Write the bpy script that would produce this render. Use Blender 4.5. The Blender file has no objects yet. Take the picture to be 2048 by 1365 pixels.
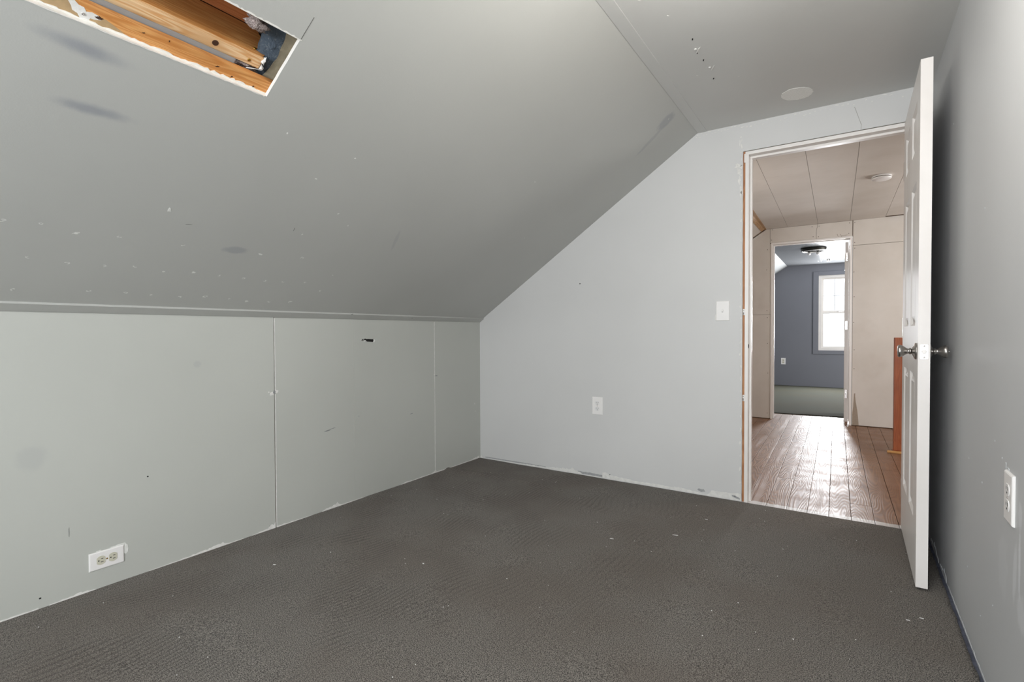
import bpy, bmesh, math, random
from mathutils import Vector, Matrix, Euler, noise as mnoise
C = bpy.context.scene.collection
S = bpy.context.scene
PI = math.pi

# ------------------------------------------------------------------ camera, world, light, exposure
CAM = Vector((2.44367, -3.21376, 1.0)); YAW, PITCH, ROLL, FPX = 0.586795, -0.0175815, -0.0036089, 1013.614
cam = bpy.data.cameras.new('camera'); cam_o = bpy.data.objects.new('camera', cam); C.objects.link(cam_o)
fw = Vector((-math.sin(YAW), math.cos(YAW), 0)); rt = Vector((math.cos(YAW), math.sin(YAW), 0)); up = Vector((0, 0, 1))
f2 = fw*math.cos(PITCH) + up*math.sin(PITCH); u2 = up*math.cos(PITCH) - fw*math.sin(PITCH)
r3 = rt*math.cos(ROLL) + u2*math.sin(ROLL); u3 = u2*math.cos(ROLL) - rt*math.sin(ROLL)
cam_o.matrix_world = Matrix.Translation(CAM) @ Matrix((r3, u3, -f2)).transposed().to_4x4()
cam.sensor_width = 36; cam.sensor_fit = 'HORIZONTAL'; cam.lens = 36*FPX/2048; cam.clip_start = .02
S.camera = cam_o

w = bpy.data.worlds.new('overcast_sky'); S.world = w; w.use_nodes = True
bg = w.node_tree.nodes['Background']; bg.inputs[0].default_value = (.90, .95, 1, 1); bg.inputs[1].default_value = 3.0

def area(name, loc, rot, sx, sy, power, col, spread=PI):
    l = bpy.data.lights.new(name, 'AREA'); l.shape = 'RECTANGLE'; l.size = sx; l.size_y = sy; l.energy = power; l.color = col; l.spread = spread
    o = bpy.data.objects.new(name, l); C.objects.link(o); o.location = loc; o.rotation_euler = rot; return o
def bulb(name, loc, r, power, col):
    l = bpy.data.lights.new(name, 'POINT'); l.shadow_soft_size = r; l.energy = power; l.color = col
    o = bpy.data.objects.new(name, l); C.objects.link(o); o.location = loc; return o
# added fill from behind the camera, set at an invented window
area('back_fill_light', (1.95, -4.99, 1.25), (PI/2, 0, 0), 1.0, 1.05, 80, (.94, .97, 1))
# added fill light above the frame, with an invented pendant for its source
bulb('room_fill_light', (2.20, -1.93, 1.90), .09, 20, (1, .955, .89))
# daylight of the far room's window, then two added fills without a seen source
area('daylight_far_window', (2.314, 7.27, 1.31), (-PI/2, 0, 0), .58, 1.25, 125, (.96, .975, 1))
area('far_side_fill_light', (4.40, 5.2, 1.3), (0, PI/2, 0), 1.3, 1.4, 85, (1, .99, .97))
area('landing_side_fill_light', (4.30, 1.9, 1.45), (0, PI/2, 0), 1.0, .9, 24, (1, .97, .94))
# added fill light on the landing, left of the doorway, no fixture
bulb('landing_fill_light', (1.35, .95, 1.75), .09, 5, (1, .93, .86))
S.view_settings.view_transform = 'Standard'; S.view_settings.look = 'None'; S.view_settings.gamma = 1
S.view_settings.use_curve_mapping = False; S.view_settings.exposure = 0.0

# ------------------------------------------------------------------ measures (metres)
K, B, H, W = 1.0869, 1.669, 2.2071, 2.775          # knee wall height, crease x, ceiling height, room width
YB = -5.0                                          # back wall
L = math.hypot(B, H-K); SV = Vector((B/L, 0, (H-K)/L)); NO = Vector((-(H-K)/L, 0, B/L)); YV = Vector((0, 1, 0))
def SP(s, y, d=0): return Vector((0, y, K)) + SV*s - Vector((0, y, 0)) + Vector((0, y, 0)) + NO*d

# ------------------------------------------------------------------ materials
def srgb(r, g, b):
    f = lambda c: (c/255/12.92) if c/255 <= .04045 else ((c/255+.055)/1.055)**2.4
    return (f(r), f(g), f(b), 1)
class NT:
    def __init__(s, name, rough=.6, col=(.5, .5, .5, 1), metal=0):
        s.m = bpy.data.materials.new(name); s.m.use_nodes = True; s.t = s.m.node_tree; s.n = s.t.nodes
        s.b = s.n['Principled BSDF']; s.b.inputs['Roughness'].default_value = rough; s.b.inputs['Metallic'].default_value = metal
        s.b.inputs['Base Color'].default_value = col
        s.pos = s.n.new('ShaderNodeNewGeometry').outputs['Position']; s.h = None
    def l(s, a, b): s.t.links.new(a, b)
    def mapping(s, scale=(1, 1, 1), loc=(0, 0, 0), rot=(0, 0, 0), vec=None, typ='POINT'):
        n = s.n.new('ShaderNodeMapping'); n.vector_type = typ
        n.inputs['Location'].default_value = loc; n.inputs['Rotation'].default_value = rot; n.inputs['Scale'].default_value = scale
        s.l(vec or s.pos, n.inputs['Vector']); return n.outputs[0]
    def noise(s, scale, vec=None, detail=3, rough=.5, dist=0):
        n = s.n.new('ShaderNodeTexNoise'); n.inputs['Scale'].default_value = scale; n.inputs['Detail'].default_value = detail
        n.inputs['Roughness'].default_value = rough; n.inputs['Distortion'].default_value = dist
        s.l(vec or s.pos, n.inputs['Vector']); return n.outputs['Fac']
    def math(s, op, a, b=None, c=None, clamp=False):
        n = s.n.new('ShaderNodeMath'); n.operation = op; n.use_clamp = clamp
        for i, v in enumerate((a, b, c)):
            if v is None: continue
            if isinstance(v, (int, float)): n.inputs[i].default_value = v
            else: s.l(v, n.inputs[i])
        return n.outputs[0]
    def rng(s, v, a, b, c=0, d=1, smooth=False):
        n = s.n.new('ShaderNodeMapRange'); n.clamp = True
        if smooth: n.interpolation_type = 'SMOOTHSTEP'
        s.l(v, n.inputs[0])
        for i, x in enumerate((a, b, c, d)): n.inputs[i+1].default_value = x
        return n.outputs[0]
    def mix(s, f, a, b, mode='MIX'):
        n = s.n.new('ShaderNodeMix'); n.data_type = 'RGBA'; n.blend_type = mode
        if isinstance(f, (int, float)): n.inputs[0].default_value = f
        else: s.l(f, n.inputs[0])
        for i, v in ((6, a), (7, b)):
            if isinstance(v, tuple): n.inputs[i].default_value = v
            else: s.l(v, n.inputs[i])
        return n.outputs[2]
    def color(s, c): s.l(c, s.b.inputs['Base Color'])
    def rough(s, c): s.l(c, s.b.inputs['Roughness'])
    def bump(s, h, strength=.3, dist=.002):
        n = s.n.new('ShaderNodeBump'); n.inputs['Strength'].default_value = strength; n.inputs['Distance'].default_value = dist
        s.l(h, n.inputs['Height'])
        if s.h: s.l(s.h, n.inputs['Normal'])
        s.h = n.outputs[0]; s.l(s.h, s.b.inputs['Normal'])

def spot(n, center, X, Y, rx, ry, rot=0, noise_amt=.35, soft=.5, seed=0):
    """soft-edged mark on a surface: an ellipse about `center` with axes along X and Y"""
    Z = X.cross(Y); R = Matrix((X, Y, Z)).transposed() @ Matrix.Rotation(rot, 3, 'Z')
    v = n.mapping((rx, ry, .05), tuple(center), tuple(R.to_euler('XYZ')), typ='TEXTURE')
    ln = n.n.new('ShaderNodeVectorMath'); ln.operation = 'LENGTH'; n.l(v, ln.inputs[0])
    d = n.math('ADD', ln.outputs['Value'], n.math('MULTIPLY', n.math('SUBTRACT', n.noise(22+seed, detail=4, rough=.65), .5), noise_amt*2))
    return n.rng(d, 1.0, 1.0-soft, 0, 1, smooth=True)

def paint(name, col, spots=(), rough=.42, peel=.12):
    n = NT(name, rough)
    base = n.mix(n.rng(n.noise(1.3, detail=3), .3, .7), tuple(c*.965 for c in col[:3])+(1,), tuple(min(1, c*1.03) for c in col[:3])+(1,))
    base = n.mix(n.rng(n.noise(14, detail=5, rough=.7), .62, .80, 0, .12), base, tuple(c*.8 for c in col[:3])+(1,))
    for (fac, c, a) in [(spot(n, *sp[0], **sp[1]), sp[2], sp[3]) for sp in spots]:
        base = n.mix(n.math('MULTIPLY', fac, a), base, c)
    n.color(base); n.bump(n.noise(260, detail=2), peel, .0012); n.bump(n.noise(5, detail=2), .10, .01)
    return n.m

GREY = srgb(188, 189, 185)
DK = srgb(146, 149, 156)
sl = []
def sspot(s, y, rx, ry, rot, c=DK, a=.6, **k): sl.append(((SP(s, y), YV, SV, rx, ry), dict(rot=rot, **k), c, a))
sspot(1.083, -2.755, .125, .030, -.05, a=.75, soft=.85, noise_amt=.25)
sspot(.915, -2.695, .115, .026, .02, a=.75, soft=.85, noise_amt=.25)
sspot(.448, -2.118, .060, .026, .1, a=.5)
sspot(1.925, -.400, .055, .075, .3, a=.55); sspot(1.80, -.35, .02, .13, .2, a=.35)
sspot(.67, -1.42, .012, .10, .35, a=.25)
M_SLOPE = paint('grey_paint_slope', GREY, sl, rough=.40)
M_CEIL = paint('grey_paint_ceiling', srgb(206, 206, 203), rough=.45)
M_LEFT = paint('grey_paint_knee_wall', srgb(189, 191, 185), [(((Vector((0, -2.66, .55))), YV, Vector((0, 0, 1)), .05, .06), dict(), DK, .15),
               (((Vector((0, -2.1, .86))), YV, Vector((0, 0, 1)), .02, .02), dict(), DK, .2)], rough=.45)
M_END = paint('grey_paint_end_wall', srgb(210, 210, 209), rough=.45)
ZV = Vector((0, 0, 1)); LT = srgb(224, 225, 228)
rs = [((Vector((W, -1.60, .46)), YV, ZV, .012, .10), dict(rot=0, noise_amt=.5), LT, .8), ((Vector((W, -1.56, .42)), YV, ZV, .018, .09), dict(rot=.1, noise_amt=.6), LT, .5),
      ((Vector((W, -1.62, .35)), YV, ZV, .05, .05), dict(noise_amt=.7), LT, .45), ((Vector((W, -1.60, .57)), YV, ZV, .02, .04), dict(noise_amt=.6), LT, .5),
      ((Vector((W, -1.45, .40)), YV, ZV, .06, .10), dict(noise_amt=.7), LT, .15)]
M_RIGHT = paint('grey_paint_right_wall', srgb(196, 197, 198), rs, rough=.5)
M_FARWALL = paint('blue_grey_paint', srgb(122, 124, 132), rough=.5)
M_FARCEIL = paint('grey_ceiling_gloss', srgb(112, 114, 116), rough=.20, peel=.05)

def simple(name, col, rough=.5, metal=0, bump=None, mott=None):
    n = NT(name, rough, col, metal)
    if mott: n.color(n.mix(n.rng(n.noise(mott[0], detail=4), .35, .65), tuple(c*mott[1] for c in col[:3])+(1,), col))
    if bump: n.bump(n.noise(bump[0], detail=3), bump[1], bump[2])
    return n.m
M_GYP = simple('white_gypsum', srgb(236, 234, 228), .9, bump=(180, .4, .002), mott=(30, .93))
M_FILL = simple('white_filler', srgb(232, 231, 227), .8, bump=(120, .5, .002), mott=(45, .88))
M_PALE = simple('pale_scraped_paint', srgb(232, 233, 228), .7, bump=(150, .5, .001), mott=(60, .9))
M_TRIM = simple('white_trim_paint', srgb(240, 236, 232), .35, bump=(60, .05, .002), mott=(9, .97))
def doorpaint():
    n = NT('white_door_paint', .38)
    v = n.mapping((220, 220, 6))
    g = n.noise(1, v, 4, .6, .6)
    n.color(n.mix(n.rng(n.noise(3), .3, .7), srgb(229, 224, 220), srgb(238, 234, 231)))
    n.bump(g, .18, .001); return n.m
M_DOOR = doorpaint()
M_PLASTIC = simple('white_plastic', srgb(240, 238, 236), .3)
M_ALMOND = simple('almond_plastic', srgb(205, 202, 184), .35)
M_WHITE2 = simple('white_receptacle_plastic', srgb(232, 231, 230), .3)
M_BLACK = simple('dark_slot', (.012, .012, .012, 1), .8)
M_VOID = simple('dark_cavity', (.02, .019, .018, 1), .95, mott=(40, .4))
M_NICKEL = NT('brushed_nickel', .28, srgb(172, 168, 164), 1); M_NICKEL.bump(M_NICKEL.noise(1, M_NICKEL.mapping((90, 1500, 1500)), 2), .12, .0006); M_NICKEL = M_NICKEL.m
M_STEEL = simple('bright_steel', srgb(225, 222, 220), .25, .9)
M_BRASS = simple('brass_screw', srgb(190, 150, 70), .3, 1)
M_BRONZE = simple('dark_bronze', srgb(52, 50, 44), .4, .6)
M_CRACK = simple('brown_backing_paper', srgb(120, 96, 76), .9, mott=(70, .6))
M_PAPER = simple('tan_kraft_paper', srgb(206, 194, 166), .85, bump=(60, .6, .003), mott=(25, .7))
M_TEAL = simple('rough_sandy_plaster', srgb(206, 200, 190), .95, bump=(200, .8, .003))
def foil():
    n = NT('dark_blue_foil', .42, metal=.15)
    n.color(n.mix(n.rng(n.noise(90, detail=6, rough=.7, dist=1.2), .55, .72), srgb(122, 138, 154), srgb(206, 214, 220)))
    n.bump(n.noise(45, detail=5, dist=.8), .9, .006); return n.m
M_FOIL = foil()
def fluff():
    n = NT('pink_grey_insulation_wool', 1)
    n.color(n.mix(n.rng(n.noise(220, detail=5, rough=.7), .35, .65), srgb(112, 92, 88), srgb(218, 204, 198)))
    n.bump(n.noise(300, detail=4), 1, .004); return n.m
M_FLUFF = fluff()
def lumber(name, dark, light, axis=1, scale=1, knots=True, rough=.6):
    """sawn softwood: long grain along `axis`"""
    n = NT(name, rough)
    sc = [26*scale]*3; sc[axis] = 1.6*scale
    v = n.mapping(tuple(sc))
    g = n.noise(1, v, 2, .5, .8)
    line = n.math('SINE', n.math('MULTIPLY', g, 60)); fine = [900]*3; fine[axis] = 14
    c = n.mix(n.rng(line, -1, 1), dark, light)
    c = n.mix(n.rng(n.noise(1, n.mapping(tuple(fine)), 2), .35, .7, 0, .35), c, tuple(x*.6 for x in dark[:3])+(1,))
    c = n.mix(n.rng(n.noise(7, detail=2), .35, .7, 0, .5), c, tuple(x*.8 for x in dark[:3])+(1,))
    n.color(c); n.bump(line, .15, .001); return n.m
M_PINE = lumber('orange_pine', srgb(206, 136, 70), srgb(230, 170, 104))
M_PINE_L = lumber('pale_pine', srgb(222, 168, 112), srgb(244, 212, 168))
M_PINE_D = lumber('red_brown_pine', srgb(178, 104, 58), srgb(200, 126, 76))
M_STUD = lumber('stud_pine', srgb(178, 120, 78), srgb(205, 150, 104), axis=2)
M_GUARD = lumber('orange_stained_wood', srgb(166, 84, 40), srgb(186, 104, 56), axis=2, rough=.4)
M_NOSE = lumber('yellow_pine', srgb(208, 150, 84), srgb(232, 182, 116), axis=0)

def plank_mat():
    n = NT('worn_varnished_floorboard', .3)
    oi = n.n.new('ShaderNodeObjectInfo'); rnd = oi.outputs['Random']
    cb = n.n.new('ShaderNodeCombineXYZ'); n.l(n.math('MULTIPLY', rnd, 37.0), cb.inputs[0]); n.l(n.math('MULTIPLY', rnd, 91.0), cb.inputs[1]); n.l(n.math('MULTIPLY', rnd, 13.0), cb.inputs[2])
    ad = n.n.new('ShaderNodeVectorMath'); ad.operation = 'ADD'; n.l(n.pos, ad.inputs[0]); n.l(cb.outputs[0], ad.inputs[1])
    P = ad.outputs[0]
    g = n.noise(1, n.mapping((10.5, .85, 1), vec=P), 1.2, .4, .2)          # smooth field whose contours are the cathedral grain
    ring = n.math('SINE', n.math('MULTIPLY', g, 185))
    wear = n.rng(n.noise(3.2, detail=4, rough=.6), .3, .7)
    c = n.mix(n.rng(ring, -1, 1), srgb(108, 76, 54), srgb(152, 114, 84))
    c = n.mix(n.math('MULTIPLY', n.rng(rnd, 0, 1), .45), c, srgb(110, 68, 42))
    c = n.mix(n.math('MULTIPLY', wear, .25), c, srgb(150, 118, 98))
    # white painted strip along the threshold
    y = n.n.new('ShaderNodeSeparateXYZ'); n.l(n.pos, y.inputs[0])
    edge = n.math('ADD', y.outputs[1], n.math('MULTIPLY', n.math('SUBTRACT', n.noise(28, detail=4), .5), .030))
    strip = n.rng(edge, .060, .054)
    c = n.mix(n.math('MULTIPLY', strip, .93), c, srgb(212, 209, 208))
    n.color(c)
    n.rough(n.math('ADD', n.rng(n.noise(6, detail=3), .3, .7, .36, .52), n.math('MULTIPLY', n.rng(ring, -1, 1), .05)))
    n.bump(n.math('POWER', n.rng(ring, -1, 1), 1.5), .6, .0005); n.bump(n.noise(9, n.mapping((1, .35, 1)), 2), .2, .003)
    n.b.inputs['Specular IOR Level'].default_value = .8
    return n.m
M_PLANK = plank_mat()

def carpet_mat(name, base, light, dark, ribs=True):
    n = NT(name, 1)
    n.b.inputs['Specular IOR Level'].default_value = .1
    n.b.inputs['Sheen Weight'].default_value = .08 if ribs else 0; n.b.inputs['Sheen Roughness'].default_value = .6
    f1 = n.noise(300, detail=3, rough=.75); f2 = n.noise(190, detail=2, rough=.7)
    c = n.mix(n.rng(f1, .42, .58), dark, light)
    c = n.mix(.18, c, base)
    tint = n.rng(n.noise(1.6, detail=3), .42, .62)
    c = n.mix(n.math('MULTIPLY', tint, .35), c, tuple(a*b for a, b in zip(base[:3], (1.20, 1.02, .88)))+(1,))
    v = n.n.new('ShaderNodeTexVoronoi'); v.inputs['Scale'].default_value = 60; n.l(n.pos, v.inputs['Vector'])
    c = n.mix(n.math('MULTIPLY', n.rng(v.outputs['Distance'], .055, .03), n.rng(n.noise(33), .52, .6)), c, tuple(min(1, x*3.4) for x in light[:3])+(1,))
    if ribs:
        wv = n.n.new('ShaderNodeVectorMath'); wv.operation = 'ADD'
        nz = n.n.new('ShaderNodeTexNoise'); nz.inputs['Scale'].default_value = 1.15; nz.inputs['Detail'].default_value = 1.5; n.l(n.pos, nz.inputs['Vector'])
        sc = n.n.new('ShaderNodeVectorMath'); sc.operation = 'SCALE'; n.l(nz.outputs['Color'], sc.inputs[0]); sc.inputs['Scale'].default_value = .42
        n.l(n.pos, wv.inputs[0]); n.l(sc.outputs[0], wv.inputs[1])
        s = n.n.new('ShaderNodeSeparateXYZ'); n.l(n.mapping(rot=(0, 0, .12), vec=wv.outputs[0]), s.inputs[0])
        rib = n.math('SINE', n.math('ADD', n.math('MULTIPLY', s.outputs[0], 2*PI/.024), n.math('MULTIPLY', n.noise(40, detail=2), 2.4)))
        xs = n.n.new('ShaderNodeSeparateXYZ'); n.l(n.pos, xs.inputs[0])
        msk = n.math('MULTIPLY', n.rng(xs.outputs[0], 1.9, .9, .12, 1), n.rng(n.noise(3.3, detail=3), .42, .60, .12, 1))
        c = n.mix(n.math('MULTIPLY', n.math('MULTIPLY', n.rng(rib, 0, -1), msk), .34), c, tuple(x*.45 for x in dark[:3])+(1,))
        n.bump(n.math('MULTIPLY', rib, msk), .4, .0015)
    n.color(c); n.bump(f1, .9 if ribs else .2, .002)
    if ribs: n.bump(f2, .5, .003)
    return n.m
M_CARPET = carpet_mat('charcoal_carpet_pile', srgb(86, 82, 78), srgb(152, 146, 138), srgb(31, 29, 27))
M_CARPET2 = carpet_mat('olive_grey_carpet_pile', srgb(72, 73, 66), srgb(92, 93, 84), srgb(52, 53, 46), ribs=False)

def drywall():
    n = NT('unpainted_drywall', .8)
    c = n.mix(n.rng(n.noise(1.7, detail=4, rough=.6), .3, .7), srgb(208, 201, 192), srgb(222, 216, 209))
    c = n.mix(n.rng(n.noise(1, n.mapping((3, 40, 3)), 3), .62, .8, 0, .22), c, srgb(170, 152, 136))
    n.color(c); n.bump(n.noise(160, detail=2), .08, .001); return n.m
M_DRY = drywall()
M_SKYGLASS = None
def glassmat():
    m = bpy.data.materials.new('window_glass'); m.use_nodes = True; t = m.node_tree; t.nodes.remove(t.nodes['Principled BSDF'])
    tr = t.nodes.new('ShaderNodeBsdfTransparent'); gl = t.nodes.new('ShaderNodeBsdfGlossy'); gl.inputs['Roughness'].default_value = .02
    fr = t.nodes.new('ShaderNodeFresnel'); mx = t.nodes.new('ShaderNodeMixShader')
    t.links.new(fr.outputs[0], mx.inputs[0]); t.links.new(tr.outputs[0], mx.inputs[1]); t.links.new(gl.outputs[0], mx.inputs[2])
    t.links.new(mx.outputs[0], t.nodes['Material Output'].inputs[0]); return m
M_GLASS = glassmat()

# ------------------------------------------------------------------ geometry helpers
def newbm(): return bmesh.new()
def box(bm, x0, x1, y0, y1, z0, z1, bevel=0, mat=0, M=None):
    r = bmesh.ops.create_cube(bm, size=1)['verts']
    bmesh.ops.scale(bm, vec=(x1-x0, y1-y0, z1-z0), verts=r); bmesh.ops.translate(bm, vec=((x0+x1)/2, (y0+y1)/2, (z0+z1)/2), verts=r)
    if M is not None: bmesh.ops.transform(bm, matrix=M, verts=r)
    fs = {f for v in r for f in v.link_faces}
    for f in fs: f.material_index = mat
    if bevel: bmesh.ops.bevel(bm, geom=list({e for f in fs for e in f.edges}), offset=bevel, segments=2, affect='EDGES', profile=.7)
def prism(bm, O, X, Y, loops, depth, mat_side=0, mat_back=0, mat_front=0):
    """plate: outer loop + holes given in the plane (O,X,Y), thickness vector = depth"""
    edges, fv = [], []
    for lp in loops:
        vs = [bm.verts.new(O + X*a + Y*b) for a, b in lp]
        for i in range(len(vs)): edges.append(bm.edges.new((vs[i], vs[(i+1) % len(vs)])))
        fv.append(vs)
    r = bmesh.ops.triangle_fill(bm, edges=edges, use_beauty=True, use_dissolve=False)
    fs = [g for g in r['geom'] if isinstance(g, bmesh.types.BMFace)]
    N = -depth.normalized()
    for f in fs:
        f.material_index = mat_front
        f.normal_update()
        if f.normal.dot(N) < 0: f.normal_flip()
    mp = {}
    for f in fs:
        for v in f.verts:
            if v not in mp: mp[v] = bm.verts.new(v.co + depth)
    for f in fs:
        g = bm.faces.new([mp[v] for v in reversed(f.verts)]); g.material_index = mat_back
    for vs in fv:
        for i in range(len(vs)):
            a, b = vs[i], vs[(i+1) % len(vs)]
            g = bm.faces.new((a, b, mp[b], mp[a])); g.material_index = mat_side
    bmesh.ops.recalc_face_normals(bm, faces=bm.faces)
def lathe(bm, prof, O, A, seg=40, mat=0):
    """prof = [(radius, distance along A)]"""
    A = A.normalized(); P = A.orthogonal().normalized(); Q = A.cross(P); rings = []
    for r, d in prof:
        rings.append([bm.verts.new(O + A*d + (P*math.cos(t)+Q*math.sin(t))*max(r, 1e-5)) for t in [2*PI*i/seg for i in range(seg)]])
    for a, b in zip(rings, rings[1:]):
        for i in range(seg):
            f = bm.faces.new((a[i], a[(i+1) % seg], b[(i+1) % seg], b[i])); f.smooth = True; f.material_index = mat
    for rg in (rings[0], rings[-1]): bm.faces.new(rg).material_index = mat
    bmesh.ops.recalc_face_normals(bm, faces=bm.faces)
def flake(bm, c, X, Y, rx, ry, rot=0, seed=0, th=.0008, rag=.35, k=11, mat=0):
    rd = random.Random(seed); N = X.cross(Y); c = Vector(c)
    X2 = X*math.cos(rot) + Y*math.sin(rot); Y2 = Y*math.cos(rot) - X*math.sin(rot)
    a, b = [], []
    for i in range(k):
        t = 2*PI*i/k; q = 1 + rd.uniform(-rag, rag)
        p = c + X2*(math.cos(t)*rx*q) + Y2*(math.sin(t)*ry*q)
        a.append(bm.verts.new(p + N*th)); b.append(bm.verts.new(p - N*.001))
    bm.faces.new(a).material_index = mat
    for i in range(k):
        bm.faces.new((b[i], b[(i+1) % k], a[(i+1) % k], a[i])).material_index = mat
def ringflake(bm, c, X, Y, rx, ry, rot, seed, th=.0007):
    """a broken ring where the paint has lifted round a nail head"""
    rd = random.Random(seed); N = X.cross(Y); k = 12; st = rd.randrange(k); n = rd.randint(6, 11)
    X2 = X*math.cos(rot) + Y*math.sin(rot); Y2 = Y*math.cos(rot) - X*math.sin(rot); c = Vector(c); P = []
    for i in range(n+1):
        t = 2*PI*(i+st)/k; o = 1+rd.uniform(-.2, .3); q = rd.uniform(.3, .75)
        P.append([bm.verts.new(c + (X2*math.cos(t)*rx + Y2*math.sin(t)*ry)*f + N*th) for f in (o, o*q)])
    for a, b in zip(P, P[1:]): bm.faces.new((a[0], b[0], b[1], a[1]))
def ragstrip(bm, P0, D, U, prof, th=.0012, step=.012, seed=0, lo=0.0, rag=.35, mat=0):
    """ragged band lying on a surface: runs from P0 along D, height profile [(d, h)] along U"""
    rd = random.Random(seed); N = D.cross(U)
    d0, d1 = prof[0][0], prof[-1][0]; n = max(2, int((d1-d0)/step)); rows = []
    for i in range(n+1):
        d = d0 + (d1-d0)*i/n
        for (a, ha), (b, hb) in zip(prof, prof[1:]):
            if a <= d <= b+1e-9: h = ha + (hb-ha)*(d-a)/max(1e-9, b-a); break
        h = max(.0006, h*(1+rd.uniform(-rag, rag)))
        lo_i = lo*(1+rd.uniform(-rag, rag)) if lo else 0
        d2 = d + (rd.uniform(-.3, .3)*(d1-d0)/n if 0 < i < n else 0)
        rows.append([bm.verts.new(P0 + D*d2 + U*(lo_i-.001) + N*q) for q in (-.001, th)] + [bm.verts.new(P0 + D*d2 + U*(lo_i+h) + N*q) for q in (th, -.001)])
    for a, b in zip(rows, rows[1:]):
        for j in range(4): bm.faces.new((a[j], a[(j+1) % 4], b[(j+1) % 4], b[j])).material_index = mat
    bm.faces.new(rows[0]).material_index = mat; bm.faces.new(rows[-1]).material_index = mat
    bmesh.ops.recalc_face_normals(bm, faces=bm.faces)

def obj(name, bm, mats, parent=None, smooth=False, **props):
    me = bpy.data.meshes.new(name)
    if parent is not None:
        off = parent.matrix_world.translation if parent.type == 'EMPTY' else parent.location
        q = parent; tot = Vector((0, 0, 0))
        while q is not None: tot += q.location; q = q.parent
        bmesh.ops.translate(bm, vec=-tot, verts=bm.verts)
    bm.to_mesh(me); bm.free()
    for m in (mats if isinstance(mats, (list, tuple)) else [mats]): me.materials.append(m)
    if smooth:
        for p in me.polygons: p.use_smooth = True
    o = bpy.data.objects.new(name, me); C.objects.link(o); o.parent = parent
    for k, v in props.items(): o[k] = v
    return o
def struct(name, bm, mats, **k): return obj(name, bm, mats, kind='structure', **k)
def thing(name, label, cat, loc, group=None):
    o = bpy.data.objects.new(name, None); C.objects.link(o); o.location = loc; o['label'] = label; o['category'] = cat; o.empty_display_size = .05
    if group: o['group'] = group
    return o
def sempty(name, loc=(0, 0, 0)):
    o = bpy.data.objects.new(name, None); C.objects.link(o); o.location = loc; o['kind'] = 'structure'; o.empty_display_size = .05; return o
X1, Y1, Z1 = Vector((1, 0, 0)), Vector((0, 1, 0)), Vector((0, 0, 1))

# ================================================================== THIS ROOM
# ---- floor: boards under the carpet, carpet with a low wrinkle and a worn right edge
bm = newbm(); box(bm, -.10, W+.10, YB-.05, -.001, -.10, -.0125)
fl = struct('floor', bm, simple('subfloor', srgb(96, 100, 116), .8, mott=(40, .6)))
def pseg(p, a, b):
    a, b, p = Vector(a), Vector(b), Vector(p); ab = b-a; t = max(0, min(1, (p-a).dot(ab)/ab.length_squared)); return (p-(a+ab*t)).length, t
bm = newbm(); nx, ny = 184, 272; g = []
for j in range(ny+1):
    row = []
    for i in range(nx+1):
        x = -.004 + (W-.014+.004)*i/nx; y = YB + (-YB-.003)*j/ny
        if i == nx: x += .005*mnoise.noise(Vector((y*14, 0, 3)))
        d, t = pseg((x, y), (-.05, -.40), (.70, -.36)); z = .010*math.exp(-(d/.022)**2)*(1-.25*t)
        d, t = pseg((x, y), (.70, -.36), (1.02, -.42)); z = max(z, .0075*math.exp(-(d/.03)**2)*(1-t))
        z += .0016*mnoise.noise(Vector((x*4, y*4, 0)))
        if i == nx or j == ny: z -= .003
        row.append(bm.verts.new((x, y, z)))
    g.append(row)
for j in range(ny):
    for i in range(nx): bm.faces.new((g[j][i], g[j][i+1], g[j+1][i+1], g[j+1][i])).smooth = True
for a, b in [(g[j][nx], g[j+1][nx]) for j in range(ny)] + [(g[ny][i+1], g[ny][i]) for i in range(nx)]:
    bm.faces.new((a, bm.verts.new((a.co.x, a.co.y, -.0126)), bm.verts.new((b.co.x, b.co.y, -.0126)), b))
obj('carpet', bm, M_CARPET, fl, label='charcoal carpet with fine ribs')
bm = newbm()
for i, (px, py, rx, ry, ro) in enumerate([(1.50, -.93, .010, .0010, .2), (1.74, -.72, .012, .0010, .3), (.92, -1.62, .004, .002, 0), (2.30, -1.36, .002, .004, .3), (.39, -1.98, .006, .002, .5), (1.82, -.42, .006, .0007, .1),
                                          (2.66, -.98, .006, .0009, 0), (2.62, -1.02, .006, .0008, .2), (.62, -2.45, .002, .0016, 0), (1.35, -2.2, .0018, .0016, 0), (2.05, -1.5, .002, .0012, 0)]):
    flake(bm, (px, py, .002), X1, Y1, rx, ry, ro, 700+i, th=.0012, k=7)
rdc = random.Random(77)
for i in range(90):
    flake(bm, (rdc.uniform(.1, 2.7), rdc.uniform(-2.9, -.1), .0015), X1, Y1, rdc.uniform(.0008, .0022), rdc.uniform(.0006, .0014), rdc.random()*3, 900+i, th=.001, k=5)
obj('plaster_crumbs', bm, M_FILL, fl, kind='stuff')

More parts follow.
